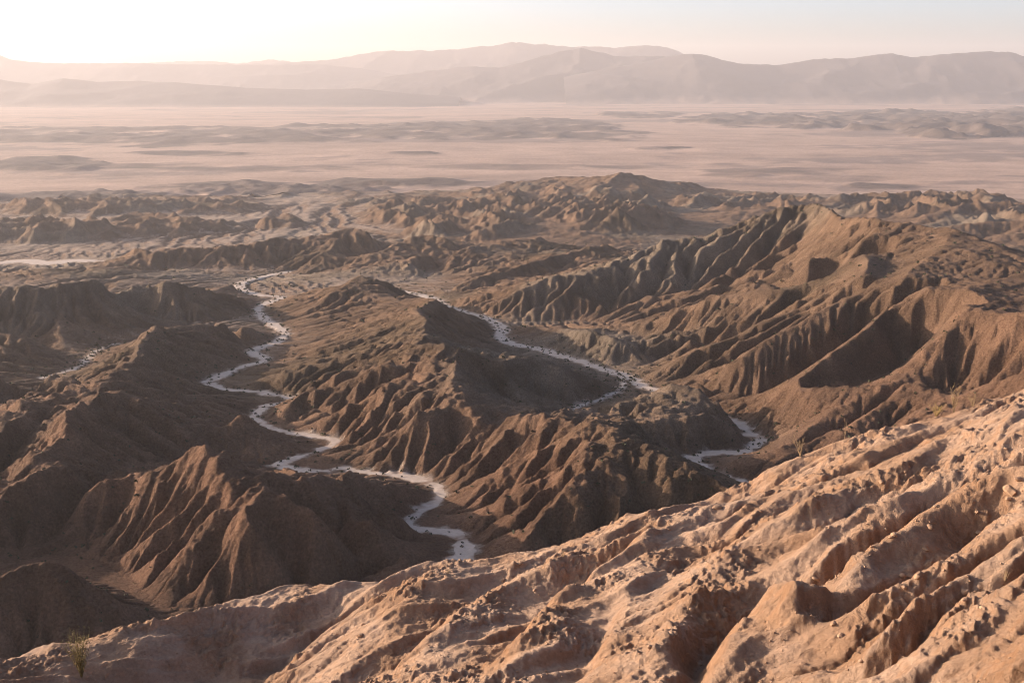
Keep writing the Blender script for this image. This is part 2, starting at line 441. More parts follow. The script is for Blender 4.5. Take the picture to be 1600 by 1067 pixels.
def solve(NYs, NXs, its=(300, 200, 120, 60, 30)):
    h = None
    for lev, it in zip((16, 8, 4, 2, 1), its):
        ny, nx = NYs // lev, NXs // lev
        acc = np.zeros((ny, nx)); cnt = np.zeros((ny, nx))
        raster(ny, nx, R_LINES, acc, cnt)
        a2 = np.zeros((ny, nx)); c2 = np.zeros((ny, nx))
        raster(ny, nx, G_LINES, a2, c2)
        a2[c2 > 0] = 0
        ww = [np.column_stack([D[:, :2], D[:, 2] * 0]) for D in W_LINES]
        a3 = np.zeros((ny, nx)); c3 = np.zeros((ny, nx)); raster(ny, nx, ww, a3, c3)
        aG = np.zeros((ny, nx)); cG = np.zeros((ny, nx)); raster(ny, nx, G_LINES, aG, cG)
        val = np.where(cnt > 0, acc / np.maximum(cnt, 1), 0)
        if lev <= 4: val = np.where(cG > 0, aG / np.maximum(cG, 1), val)
        else: val = np.where((cG > 0) & (cnt == 0), aG / np.maximum(cG, 1), val)
        val = np.where(c3 > 0, 0, val).astype(np.float32)
        fix = (cnt > 0) | (cG > 0) | (c3 > 0)
        X, Y, rr = grid(ny, nx)
        h = np.zeros((ny, nx), np.float32) if h is None else resize(h, ny, nx)
        L = 62 + rr * 0.02
        h = relax(h, fix, val, rr, (TH1 - TH0) / nx, L, it)
    return h, fix, ((cG > 0) | (c3 > 0))

SQ2 = math.sqrt(2.0)
NB = [(-1, 0, 1), (1, 0, 1), (0, -1, 1), (0, 1, 1), (-1, -1, SQ2), (-1, 1, SQ2), (1, -1, SQ2), (1, 1, SQ2)]
def erode(z, dx, fixed, kdt, m=0.45, steps=8, diff=0.05, fine=None, smax=1.1, a0=0.0):
    """stream-power erosion with D8 routing, implicit in height; dx per row"""
    ny, nx = z.shape; n = ny * nx
    idx = np.arange(n, dtype=np.int32).reshape(ny, nx)
    fixed = fixed.copy(); fixed[0] = fixed[-1] = True; fixed[:, 0] = fixed[:, -1] = True
    dx2 = np.broadcast_to(np.asarray(dx, np.float32).reshape(-1, 1), z.shape)
    area = (dx2 ** 2).astype(np.float64).ravel()
    for st in range(steps):
        for _ in range(3):                        # lift single-cell pits
            p = np.pad(z, 1, constant_values=1e6)
            mn = np.full(z.shape, 1e6, np.float32)
            for di, dj, dd in NB:
                np.minimum(mn, p[1 + di:1 + di + ny, 1 + dj:1 + dj + nx], out=mn)
            pit = (z <= mn) & ~fixed
            z = np.where(pit, mn + 0.003, z)
        p = np.pad(z, 1, constant_values=1e6)
        best = np.zeros(z.shape, np.float32); rec = idx.copy(); dist = np.ones(z.shape, np.float32)
        for di, dj, dd in NB:
            s = (z - p[1 + di:1 + di + ny, 1 + dj:1 + dj + nx]) / dd
            b = s > best
            best = np.where(b, s, best)
            rec = np.where(b, idx + di * nx + dj, rec)
            dist = np.where(b, dd, dist)
        rec = np.where(fixed, idx, rec).ravel()
        me = idx.ravel()
        d = (rec != me).astype(np.int32); q = rec.copy()
        for _ in range(14):
            d = d + d[q]; q2 = q[q]
            if np.array_equal(q2, q): break
            q = q2
        d = np.minimum(d, 32000).astype(np.int16)
        order = np.argsort(d, kind='stable').astype(np.int32)
        ends = np.cumsum(np.bincount(d))
        A = area.copy()
        for L in range(len(ends) - 1, 0, -1):
            ids = order[ends[L - 1]:ends[L]]
            np.add.at(A, rec[ids], A[ids])
        F = (kdt * np.maximum(A - a0, 0) ** m / (dx2 * dist).ravel()).astype(np.float32)
        zz = z.ravel().copy(); dl = (dx2 * dist).ravel() * smax
        for L in range(1, len(ends)):
            ids = order[ends[L - 1]:ends[L]]
            zr = zz[rec[ids]]; f = F[ids]
            v = (zz[ids] + f * zr) / (1 + f)
            zz[ids] = np.minimum(v, zr + dl[ids])
        z = zz.reshape(ny, nx)
        if diff > 0:
            p = np.pad(z, 1, mode='edge')
            lap = p[:-2, 1:-1] + p[2:, 1:-1] + p[1:-1, :-2] + p[1:-1, 2:] - 4 * z
            z = np.where(fixed, z, z + diff * lap)
    return z, A.reshape(ny, nx)

def flood(z, seeds, dx):
    """raise closed hollows so that every cell drains to a wash or to the edge"""
    import heapq
    ny, nx = z.shape; W = nx + 2
    zp = np.full((ny + 2, nx + 2), 1e9); zp[1:-1, 1:-1] = z
    done = np.ones((ny + 2, nx + 2), bool); done[1:-1, 1:-1] = False
    sd_ = seeds.copy(); sd_[0] = sd_[-1] = True; sd_[:, 0] = sd_[:, -1] = True
    sp = np.zeros_like(done); sp[1:-1, 1:-1] = sd_
    zl = zp.ravel().tolist(); dl = (done | sp).ravel().tolist()
    hp = [(zl[k], k) for k in np.nonzero(sp.ravel())[0].tolist()]
    heapq.heapify(hp); push, pop = heapq.heappush, heapq.heappop
    nb = (-1, 1, -W, W, -W - 1, -W + 1, W - 1, W + 1)
    while hp:
        a, k = pop(hp)
        for d in nb:
            q = k + d
            if not dl[q]:
                dl[q] = True
                if zl[q] < a + .004: zl[q] = a + .004
                push(hp, (zl[q], q))
    return np.minimum(np.array(zl, np.float32).reshape(ny + 2, nx + 2)[1:-1, 1:-1], z + 1.2)

# ---- solve, erode coarse, erode fine
h, fixc, low = solve(NY, NX)
print('solved', NY, NX, round(time.time() - T0, 1))
X, Y, rr = grid(NY, NX)
amp = rough_amp(X, Y)
h = h + rough(X, Y, amp) * smooth(34, 8, h)
RIGHT = smooth(.10, .24, X / Y + .02 * fbm(X, Y, 60, 2, seed=9)) * smooth(560, 430, Y)      # smoother silt ribs on that side
h = h + (ridged(X, Y, 8, 2, seed=24) - .5) * 0.95 * smooth(2, 7, h) * (1 - .85 * RIGHT) * (1 - .7 * smooth(380, 460, Y))
KF = ((1 - .35 * RIGHT) * np.clip(rr / 430, .5, 1)[:, None]).astype(np.float32)
MID = smooth(-.24, -.17, X / Y) * smooth(.02, -.05, X / Y) * smooth(340, 420, Y) * smooth(720, 620, Y)
hb = np.clip(h, 0, 14) * (1 - .6 * RIGHT) * (1 - .6 * MID)
h = h + (ridged(X, Y, 17, 2, seed=19) - .55) * 0.9 * smooth(2, 9, h) * (1 - .85 * RIGHT) * (1 - .7 * MID)
h = h + (fbm(X, Y, 16, 3, seed=11) * 0.13 + fbm(X, Y, 45, 2, seed=15) * 0.05) * hb
h = h + fbm(X, Y, 3.0, 3, seed=21) * (0.05 + 0.025 * hb)
h = np.maximum(h, 0.0) + np.minimum(h, 0) * .15
wd = wash_dist(NY, NX)
wd = wd + 2.2 * fbm(X, Y, 6, 3, seed=70) + 1.4 * fbm(X, Y, 30, 2, seed=71) 
h = h * smooth(-0.5, 5.0, wd)
z = (zfloor(Y) + h).astype(np.float32)
lowm = low | (wd < 0) | (h < 0.02)
zc = z[::2, ::2].copy()
zc = flood(zc, wd[::2, ::2] < 0, None)
print('flood', round(time.time() - T0, 1))
zc, _ = erode(zc, rr[::2] * DTH * 2, (wd[::2, ::2] < 0), 0.11 * KF[::2, ::2].ravel(), steps=12, diff=0.006, a0=8.0, smax=1.5)
dz = resize(zc - z[::2, ::2], NY, NX)
z = z + dz
z = z + ((fbm(X, Y, 2.6, 2, seed=81) * (.5 + .35 * smooth(400, 300, Y)) + fbm(X, Y, 7, 2, seed=84) * .5 * (1 - .7 * RIGHT)) * smooth(0, 6, hb)).astype(np.float32)
z, FLOW = erode(z, rr * DTH, wd < 0, 0.06 * KF.ravel(), steps=8, diff=0.006, smax=1.7, a0=1.8)
print('eroded', round(time.time() - T0, 1))
hb = z - zfloor(Y)
z = z + ((fbm(X, Y, 0.9, 2, seed=91) * 0.16 + (np.abs(fbm(X, Y, 2.4, 3, seed=93)) - .2) * .45) * smooth(0.3, 5, hb) * (1 - .5 * RIGHT) * (1 - .4 * MID)).astype(np.float32)

# ------------------------------------------------------------------ materials
def new_mat(name):
    m = bpy.data.materials.new(name); m.use_nodes = True
    nt = m.node_tree; nt.nodes.clear()
    return m, nt.nodes, nt.links
def ramp(nodes, stops):
    r = nodes.new('ShaderNodeValToRGB')
    while len(r.color_ramp.elements) < len(stops): r.color_ramp.elements.new(.5)
    for e, (p, c) in zip(r.color_ramp.elements, stops):
        e.position = p; e.color = (*c, 1)
    return r
def tex(nodes, links, coord, scale, detail=4, rough_=.6, dim='3D'):
    n = nodes.new('ShaderNodeTexNoise'); n.inputs['Scale'].default_value = scale
    n.inputs['Detail'].default_value = detail; n.inputs['Roughness'].default_value = rough_
    links.new(coord, n.inputs['Vector']); return n
def mix(nodes, links, kind, fac, a, b):
    m = nodes.new('ShaderNodeMix'); m.data_type = 'RGBA'; m.blend_type = kind
    for s, v in ((m.inputs[0], fac), (m.inputs[6], a), (m.inputs[7], b)):
        if hasattr(v, 'node'): links.new(v, s)
        elif isinstance(v, (int, float)): s.default_value = v
        else: s.default_value = (*v, 1)
    return m.outputs[2]
def ground_material(name, scales, bump, var=0.5, dist=1.0):
    """soil: base colour from the 'soil' attribute, mottled by noise, with fine relief"""
    m, nn, ll = new_mat(name)
    out = nn.new('ShaderNodeOutputMaterial'); bs = nn.new('ShaderNodeBsdfPrincipled')
    bs.inputs['Roughness'].default_value = 0.95; bs.inputs['Specular IOR Level'].default_value = 0.12
    ll.new(bs.outputs[0], out.inputs[0])
    at_ = nn.new('ShaderNodeAttribute'); at_.attribute_name = 'soil'
    co = nn.new('ShaderNodeNewGeometry').outputs['Position']
    c = at_.outputs['Color']
    big = tex(nn, ll, co, scales[0], 5, .65)
    r1 = ramp(nn, [(.3, (1 - var * .45,) * 3), (.7, (1 + var * .35,) * 3)]); ll.new(big.outputs[0], r1.inputs[0])
    c = mix(nn, ll, 'MULTIPLY', 1.0, c, r1.outputs[0])
    fin = tex(nn, ll, co, scales[1], 6, .7)
    r2 = ramp(nn, [(.3, (1 - var * .5, 1 - var * .55, 1 - var * .6)), (.72, (1 + var * .35,) * 3)]); ll.new(fin.outputs[0], r2.inputs[0])
    c = mix(nn, ll, 'MULTIPLY', 1.0, c, r2.outputs[0])
    ll.new(c, bs.inputs['Base Color'])
    fb = tex(nn, ll, co, scales[2], 8, .72)
    bp = nn.new('ShaderNodeBump'); bp.inputs['Strength'].default_value = bump; bp.inputs['Distance'].default_value = dist
    ll.new(fb.outputs[0], bp.inputs['Height']); ll.new(bp.outputs[0], bs.inputs['Normal'])
    return m, nn, ll, bs, co, c

M_bad = ground_material('badland_soil', (0.06, 1.8, 1.1), 1.0, 1.0, 2.0)[0]
M_wash = ground_material('wash_sand', (0.2, 1.2, 1.5), 0.25, .25, 0.3)[0]
M_val = ground_material('valley_soil', (0.008, 0.12, 0.05), 0.5, .45, 6.0)[0]
M_fore = ground_material('rim_soil', (1.1, 14.0, 14.0), 1.0, .42, 0.11)[0]

def mesh_from_grid(name, V, soil, mat, faces=None, kind='structure', label=None, cat=None):
    """V (ny,nx,3), soil (ny,nx,3), faces = boolean (ny-1,nx-1)"""
    ny, nx = V.shape[:2]
    ii, jj = np.meshgrid(np.arange(ny - 1), np.arange(nx - 1), indexing='ij')
    if faces is not None: ii, jj = ii[faces], jj[faces]
    else: ii, jj = ii.ravel(), jj.ravel()
    a = ii * nx + jj
    Q = np.stack([a, a + 1, a + nx + 1, a + nx], 1)
    used = np.zeros(ny * nx, bool); used[Q.ravel()] = True
    mp = np.cumsum(used) - 1
    Q = mp[Q].astype(np.int32)
    co = V.reshape(-1, 3)[used].astype(np.float32)
    me = bpy.data.meshes.new(name)
    me.vertices.add(len(co)); me.vertices.foreach_set('co', co.ravel())
    me.loops.add(len(Q) * 4); me.loops.foreach_set('vertex_index', Q.ravel())
    me.polygons.add(len(Q)); me.polygons.foreach_set('loop_start', np.arange(0, len(Q) * 4, 4, dtype=np.int32))
    me.polygons.foreach_set('use_smooth', np.ones(len(Q), bool))
    ca = me.color_attributes.new('soil', 'FLOAT_COLOR', 'POINT')
    s = np.ones((len(co), 4), np.float32); s[:, :3] = soil.reshape(-1, 3)[used]
    ca.data.foreach_set('color', s.ravel())
    me.update(calc_edges=True)
    me.materials.append(mat)
    o = bpy.data.objects.new(name, me); col.objects.link(o)
    if kind: o['kind'] = kind
    if label: o['label'] = label
    if cat: o['category'] = cat
    return o

# ------------------------------------------------------------------ soil colours
C = lambda *v: np.array(v, np.float32)
def soil_bad(X, Y, Z, hb):
    """real-world soil colours: rusty clay near the rim, olive-brown and grey-beige silt farther out"""
    red, brown, grey, olive = C(.195, .104, .064), C(.18, .111, .071), C(.21, .158, .114), C(.12, .082, .052)
    f = smooth(180, 420, Y)[..., None]
    base = red * (1 - f) + brown * f
    n = fbm(X, Y, 120, 3, seed=41)[..., None]
    base = base + (grey - base) * np.clip(smooth(.0, .45, n) * f + .0, 0, 1)
    n2 = fbm(X, Y, 90, 3, seed=44)[..., None]
    base = base + (olive - base) * smooth(.1, .5, n2) * .7
    s = (np.sin((Z + .07 * X + 3 * fbm(X, Y, 60, 2, seed=47)) * .8) * (.4 + fbm(X, Y, 30, 2, seed=48)) * .5 + .5)[..., None]
    base = base * (1 + .24 * (s - .5))
    return base

SOIL = soil_bad(X, Y, z, hb).astype(np.float32)
flat_c = C(.34, .25, .19)
zx = np.gradient(z, axis=1) / (rr[:, None] * DTH); zy = np.gradient(z, axis=0) / (rr[:, None] * DTH)
slope = np.hypot(zx, zy)
fl = (smooth(.35, .05, slope) * smooth(5, 1, hb))[..., None]
SOIL = SOIL + (flat_c - SOIL) * fl * (.9 * smooth(300, 680, Y))[..., None]
sand = smooth(1.3, -1.0, wd + 2.2 * fbm(X, Y, 3.4, 4, seed=73) + 1.6 * fbm(X, Y, 16, 2, seed=74))[..., None]
SOIL = SOIL + (C(.46, .36, .29) - SOIL) * sand
washm = wd < 0.15
print('soil', round(time.time() - T0, 1))

k1, k2 = int(math.log(300 / R0) / DTH), int(math.log(900 / R0) / DTH)
rows = np.concatenate([np.arange(0, k1), np.arange(k1, k2, 2), np.arange(k2, NY, 3)])
V = np.stack([X, Y, z], -1)[rows]; S = SOIL[rows]; wm = washm[rows]
wf = wm[:-1, :-1] & wm[1:, 1:] & wm[1:, :-1] & wm[:-1, 1:]
mesh_from_grid('badlands', V, S, M_bad, ~wf, label='eroded brown badland ridges and gullies below the rim')
mesh_from_grid('dry_wash', V, S, M_wash, wf, label='pale sandy dry washes winding between the badland ridges')

# ------------------------------------------------------------------ far valley floor
nyf, nxf = 320, 520
thf = np.linspace(R(-42), R(36), nxf); rf = np.exp(np.linspace(math.log(1700), math.log(15500), nyf))
XF = np.sin(thf)[None] * rf[:, None]; YF = np.cos(thf)[None] * rf[:, None]
AF = rough_amp(XF, YF)
hf = rough(XF, YF, AF) + fbm(XF, YF, 300, 3, seed=5) * 3.0
hf = np.maximum(hf, -1.5)
ZF = zfloor(YF) + hf - 1.5 * smooth(1790, 1700, rf)[:, None]
sf = C(.38, .255, .19) * (1 + .22 * fbm(XF * .35, YF, 260, 4, seed=61))[..., None]
scrub = smooth(.12, .4, fbm(XF * .5, YF * 1.0, 420, 4, seed=66) + .25 * fbm(XF, YF, 60, 2, seed=67) + .3 * fbm(XF, YF, 130, 2, seed=68))[..., None]
sf = sf + (C(.20, .145, .12) - sf) * scrub * .8
sf = sf + (C(.12, .088, .072) - sf) * (smooth(1.5, 9, AF) * smooth(-.5, .0, fbm(XF, YF * .7, 210, 4, seed=69) + .03 * hf))[..., None]
mesh_from_grid('valley_floor', np.stack([XF, YF, ZF], -1), sf, M_val, label='flat pink desert valley floor with low dark hills')

# ------------------------------------------------------------------ mountain ranges
def mountain(name, prof, Ybase, depth, seed, label, soil=(.075, .06, .058), py_base=160, nx=320, ny=50):
    px = np.array([p[0] for p in prof], float); py = np.array([p[1] for p in prof], float)
    u = np.linspace(px[0], px[-1], nx)
    pyc = np.interp(u, px, py)
    kx, _ = ray(u, 130.0)
    kz = np.array([ray(0, b)[1] for b in pyc])
    Yc = Ybase + depth * (.5 + .12 * noise(u / 160, u * 0 + seed, seed))
    zc = kz * Yc
    v = np.linspace(-1, 1, ny)[:, None]
    a = 1 - np.abs(v)
    YY = Yc[None] + v * depth * .5
    XX = kx[None] * Yc[None] * (1 + .5 * (YY / Yc[None] - 1))
    base = -206.0
    n = ridged(XX, YY, depth * .35, 5, seed=seed)
    prof_ = a ** 1.15
    H = (zc[None] - base)
    ZZ = base + H * prof_ * (1 - .0 * n) + (n - .75) * H * .10 * (a * (1 - a) * 4) ** .8
    ZZ = ZZ + fbm(XX, YY, 130, 3, seed=seed + 9) * H * .03 * (1 - smooth(.0, .08, 1 - a)*0)
    s = np.broadcast_to(C(*soil), ZZ.shape + (3,)) * (1 + .15 * fbm(XX, YY, 500, 3, seed=seed)[..., None])
    fan = smooth(.20, .02, (ZZ - base) / H)[..., None]                  # pale fans of sand at the foot
    s = s + (C(.26, .185, .145) - s) * fan
    return mesh_from_grid(name, np.stack([XX, YY, ZZ], -1), s, M_val, label=label)

mountain('mountain_range', [(880,120),(960,104),(1010,95),(1040,88),(1080,82),(1110,88),(1150,99),(1175,100),(1210,102),(1240,97),(1285,90),(1320,91),(1350,87),(1390,82),(1420,88),(1450,86),(1490,82),(1530,79),(1570,80),(1600,88),(1640,92),(1700,84),(1850,80)], 8600, 2400, 3, 'dark hazy mountain range on the right skyline')
mountain('mountain_range', [(480,150),(540,136),(600,120),(660,112),(720,104),(780,104),(830,92),(880,78),(905,73),(930,80),(960,88),(1000,86),(1040,88),(1080,84),(1110,92),(1150,108),(1200,125),(1260,150)], 9000, 2400, 8, 'hazy mountain with rounded summit at centre right')
mountain('mountain_range', [(180,112),(260,102),(380,100),(460,97),(520,93),(560,84),(600,79),(660,78),(720,75),(760,71),(800,66),(850,68),(900,72),(930,71),(960,74),(1000,70),(1040,73),(1070,85),(1120,100),(1200,110)], 11500, 3000, 13, 'pale mountain ridge behind with the highest skyline')
mountain('mountain_range', [(-200,86),(-60,92),(0,84),(20,92),(60,97),(120,99),(200,97),(260,100),(340,100),(400,101),(480,99),(560,105),(640,120)], 10500, 2600, 17, 'pale low mountain ridge on the left skyline')
mountain('mountain_range', [(-200,118),(-80,124),(0,124),(50,131),(100,122),(150,127),(220,126),(300,130),(380,137),(480,140),(560,138),(640,146),(720,152)], 7600, 2000, 23, 'nearer faded hills under the left skyline')
mountain('mountain_range', [(200,100),(280,95),(330,95),(370,99),(400,95),(430,92),(455,96),(500,100)], 13500, 1800, 29, 'faintest and farthest ridge on the left skyline')

# ------------------------------------------------------------------ the sunlit rim slope in the foreground
FC = [  # photo px, py, distance Y
 (1600,600,27),(1500,645,26.5),(1400,680,26),(1250,730,25.5),(1130,790,25),(990,820,25),(860,870,25),(700,890,25.5),(560,925,25.5),(480,925,26),(380,957,25),(280,990,24),(120,1030,22.5),(0,1050,21.5),
 (1600,1067,10),(1400,1067,12),(1200,1067,13.8),(1000,1067,15.2),(800,1067,17),(600,1067,19.2),(400,1067,22.6),(200,1067,22.2),(300,1010,24),
 (1600,760,17.5),(1600,900,13.4),(1400,850,17.4),(1250,900,17.5),(1100,930,18.5),(900,950,20.5),(700,970,21.5),(500,1010,22.8)]
pts = []
for px, py, Yd in FC:
    kx, kz = ray(px, py); pts.append((kx * Yd, Yd, kz * Yd))
pts += [(2.5, 2, -2.0), (-3, 2, -3.0), (8, 4, 0.2), (-8, 8, -7.0)]
pts = np.array(pts)
def tps_fit(P, lam=0.3):
    n = len(P); d = np.hypot(P[:, None, 0] - P[None, :, 0], P[:, None, 1] - P[None, :, 1])
    K = np.where(d > 0, d * d * np.log(d + 1e-9), 0) + lam * np.eye(n)
    Q = np.column_stack([np.ones(n), P[:, :2]])
    A = np.block([[K, Q], [Q.T, np.zeros((3, 3))]])
    return np.linalg.solve(A, np.concatenate([P[:, 2], [0, 0, 0]]))
TW = tps_fit(pts)
def fore_base(x, y):
    s = TW[-3] + TW[-2] * x + TW[-1] * y
    for (a, b, _), w in zip(pts, TW[:-3]):
        d2 = (x - a) ** 2 + (y - b) ** 2
        s = s + w * .5 * d2 * np.log(d2 + 1e-9)
    return s
def fpix(px, py):
    kx, kz = ray(px, py)
    Yd = np.linspace(6, 29, 400)
    zz = fore_base(kx * Yd, Yd) - kz * Yd
    s = np.where(zz > 0)[0]
    # first depth at which the ray is below the surface
    if len(s) == 0: k = int(np.argmin(np.abs(zz)))
    else: k = s[0]
    return kx * Yd[k], Yd[k]
FR = [
 ([(1600,606),(1530,634),(1460,654),(1390,692),(1330,709),(1250,734),(1190,764),(1130,793)], .12),
 ([(1640,640),(1600,655),(1540,690),(1470,715),(1400,755),(1340,772),(1270,815),(1200,850),(1150,870)], .22),
 ([(1640,700),(1600,715),(1530,735),(1470,760),(1430,790),(1370,820),(1310,850),(1260,870),(1210,895)], .30),
 ([(1660,725),(1600,748),(1540,770),(1490,800),(1440,835),(1380,870),(1340,910),(1300,945)], .38),
 ([(1660,770),(1600,790),(1550,815),(1500,865),(1440,895),(1400,925),(1340,968),(1290,1000)], .12),
 ([(1660,850),(1600,870),(1520,910),(1450,960),(1390,1010),(1330,1067)], .22),
 ([(1180,870),(1140,900),(1100,930),(1080,960),(1060,1000),(1040,1067)], .28),
 ([(1205,925),(1195,945),(1150,985),(1110,1040),(1100,1067)], .26),
 ([(1130,803),(1060,835),(1010,868),(950,905),(890,945),(840,990),(800,1067)], .28),
 ([(985,830),(930,870),(880,900),(840,925)], .2),
 ([(900,876),(850,900),(790,930),(740,960),(690,1000),(650,1067)], .22),
 ([(760,893),(700,908),(640,950),(600,990),(540,1040),(500,1067)], .22),
 ([(480,930),(420,950),(330,978),(250,1012),(180,1030),(60,1045)], .10),
 ([(1060,880),(1000,930),(960,990),(930,1067)], .18),
]
FG = [
 ([(1620,765),(1590,775),(1556,792),(1510,828),(1465,860),(1411,907),(1340,955),(1290,975)], -.6),
 ([(1640,668),(1600,684),(1530,715),(1470,742),(1400,785),(1330,822),(1270,845)], -.12),
 ([(1600,735),(1560,752),(1470,785),(1400,838),(1330,888),(1275,930)], -.16),
 ([(1290,885),(1260,900),(1200,927),(1150,958),(1105,1003),(1085,1067)], -.55),
 ([(1160,830),(1080,875),(1030,905),(980,955),(940,1000),(890,1067)], -.2),
 ([(840,900),(780,920),(700,962),(640,1010),(590,1067)], -.22),
 ([(570,935),(500,962),(450,1000),(395,1055)], -.5),
 ([(1600,840),(1540,870),(1470,920),(1400,965),(1340,1010),(1300,1067)], -.14),
 ([(960,880),(900,920),(850,960),(780,1030),(750,1067)], -.18),
]
GX0, GX1, GY0, GY1, FD = -24.0, 26.0, 1.0, 46.0, 0.062
nxg, nyg = int((GX1 - GX0) / FD), int((GY1 - GY0) / FD)
xs = GX0 + np.arange(nxg) * FD; ys = GY0 + np.arange(nyg) * FD
XG, YG = np.meshgrid(xs, ys); XG = XG.astype(np.float32); YG = YG.astype(np.float32)
xs8, ys8 = np.linspace(GX0, GX1, nxg // 8), np.linspace(GY0, GY1, nyg // 8)
zb = resize(fore_base(*np.meshgrid(xs8, ys8)), nyg, nxg)
# brow: distance beyond the crest line, after which the slope falls away
brow = np.array([fpix(px, py) if False else (ray(px, py)[0] * Yd, Yd) for px, py, Yd in FC[:14]])
bth = np.arctan2(brow[:, 0], brow[:, 1]); br = np.hypot(brow[:, 0], brow[:, 1])
o_ = np.argsort(bth); bth, br = bth[o_], br[o_]
THG = np.arctan2(XG, YG); RG = np.hypot(XG, YG)
BR = np.interp(THG.ravel(), bth, br).reshape(THG.shape).astype(np.float32)
over = np.maximum(RG - BR, 0)
# rib relief
acc = np.zeros((nyg, nxg), np.float32); fixf = np.zeros((nyg, nxg), bool)
def flines(LL):
    for L, dh in LL:
        P = [(*fpix(px, py), dh) for px, py in L]
        D = smooth_poly(P)
        D = densify(D, 0, 0) if False else np.array(D)
        out = []
        for a, b in zip(D[:-1], D[1:]):
            n = max(2, int(np.hypot(*(b - a)[:2]) / .03)); t = np.linspace(0, 1, n, endpoint=False)[:, None]; out.append(a + (b - a) * t)
        D = np.concatenate(out)
        D[:, 0] += .25 * noise(D[:, 0] / .9, D[:, 1] / .9, 5); D[:, 1] += .25 * noise(D[:, 0] / .9, D[:, 1] / .9, 8)
        t = np.linspace(0, 1, len(D)); D[:, 2] *= np.minimum(1, np.minimum(t, 1 - t) * 6 + .25)
        yield D
rel = None
allF = list(flines(FR)) + list(flines(FG))
for lev, it in ((8, 150), (4, 80), (2, 50), (1, 25)):
    ny_, nx_ = nyg // lev, nxg // lev
    a_ = np.zeros((ny_, nx_)); c_ = np.zeros((ny_, nx_))
    for D in allF:
        i = ((D[:, 1] - GY0) / (FD * lev)).astype(int); j = ((D[:, 0] - GX0) / (FD * lev)).astype(int)
        ok = (i >= 0) & (i < ny_) & (j >= 0) & (j < nx_)
        np.add.at(a_, (i[ok], j[ok]), D[ok, 2]); np.add.at(c_, (i[ok], j[ok]), 1)
    rel = np.zeros((ny_, nx_), np.float32) if rel is None else resize(rel, ny_, nx_)
    rel = relax(rel, c_ > 0, (a_ / np.maximum(c_, 1)).astype(np.float32), np.full(ny_, 1.0), FD * lev, 0.9, it)
rel = relax(resize(rel, nyg, nxg), np.zeros((nyg, nxg), bool), 0, np.full(nyg, 1.0), FD, 9.0, 8)
ca, sa = math.cos(R(200)), math.sin(R(200))
U = XG * ca + YG * sa; W = -XG * sa + YG * ca
Wd = W + .5 * noise(U / 2.5, W / 2.5, 12) + .2 * noise(U / .9, W / .9, 13)
ribs = ridged(U * .18, Wd, 1.1, 3, seed=33)
kx_, ky_ = fpix(1236, 975); dk = np.hypot((XG - kx_) / .55, (YG - ky_) / .75)
knob = .42 * np.sqrt(np.clip(1 - dk ** 2, 0, 1)) * (1 + .9 * fbm(XG, YG, .45, 4, seed=39))
zg = zb + rel * 1.3 + knob + .20 * (ribs - .6) + .16 * fbm(XG, YG, 3.0, 3, seed=35) + .07 * fbm(XG, YG, .6, 3, seed=36)
zg = zg - (1.1 * np.clip(over, 0, 3) ** 1.5 / 3 + 1.25 * np.maximum(over - 1.5, 0)) * smooth(0, 1, over)
zg, FFLOW = erode(zg.astype(np.float32), np.full(nyg, FD), np.zeros(zg.shape, bool), 0.02, m=.42, steps=8, diff=.02, smax=1.9, a0=.02)
print('rim', round(time.time() - T0, 1))
def clods(x, y, lam, seed):
    """rounded lumps on jittered cells"""
    gx, gy = x / lam, y / lam
    ix, iy = np.floor(gx).astype(np.int32), np.floor(gy).astype(np.int32)
    best = np.full(x.shape, 9.0, np.float32)
    for a in (-1, 0, 1):
        for b in (-1, 0, 1):
            k = PERM[(PERM[(ix + a + seed) & 255] + iy + b) & 255]; k2 = PERM[k + 57]
            cx = ix + a + k / 255.; cy = iy + b + k2 / 255.
            rad = .25 + .45 * (PERM[k2 + 31] / 255.) ** 1.5
            d = ((gx - cx) ** 2 + (gy - cy) ** 2) / rad ** 2
            np.minimum(best, d, out=best)
    return np.sqrt(np.clip(1 - best, 0, 1))

# view-adaptive sampling of that surface
nc, nr = 820, 680
thn = np.linspace(R(-31), R(30.5), nc)
brn = np.interp(thn, bth, br)
nearR = np.interp(thn, [R(-31), R(-25), R(0), R(25), R(31)], [18.5, 18, 14.0, 9.0, 8.5])
v = np.linspace(0, 1, nr)
t1, t2, t3 = 0.04, 0.88, 1.0
rn = np.where(v[:, None] < t1, 2.2 + (nearR[None] - 2.2) * (v[:, None] / t1),
     np.where(v[:, None] < t2, nearR[None] * (brn[None] * 1.03 / nearR[None]) ** ((v[:, None] - t1) / (t2 - t1)),
              brn[None] * 1.03 + (44.0 - brn[None] * 1.03) * ((v[:, None] - t2) / (t3 - t2)) ** 1.6))
XN = (np.sin(thn)[None] * rn).astype(np.float32); YN = (np.cos(thn)[None] * rn).astype(np.float32)
def sample(a, x, y):
    fx = np.clip((x - GX0) / FD, 0, nxg - 1.01); fy = np.clip((y - GY0) / FD, 0, nyg - 1.01)
    i = fy.astype(int); j = fx.astype(int); fy = fy - i; fx = fx - j
    return (a[i, j] * (1 - fx) + a[i, j + 1] * fx) * (1 - fy) + (a[i + 1, j] * (1 - fx) + a[i + 1, j + 1] * fx) * fy
ZN = sample(zg, XN, YN)
patch = smooth(-.1, .35, fbm(XN, YN, 1.6, 2, seed=77))
cl = clods(XN, YN, .21, 3) * .018 + clods(XN + .07, YN, .085, 9) * .013
crust = np.abs(fbm(XN, YN, .42, 4, gain=.55, seed=88))
ZN = ZN - .10 * (.16 - crust) * (.35 + patch) + .05 * ridged(XN, YN, .16, 3, seed=89) * (.3 + patch) * .6
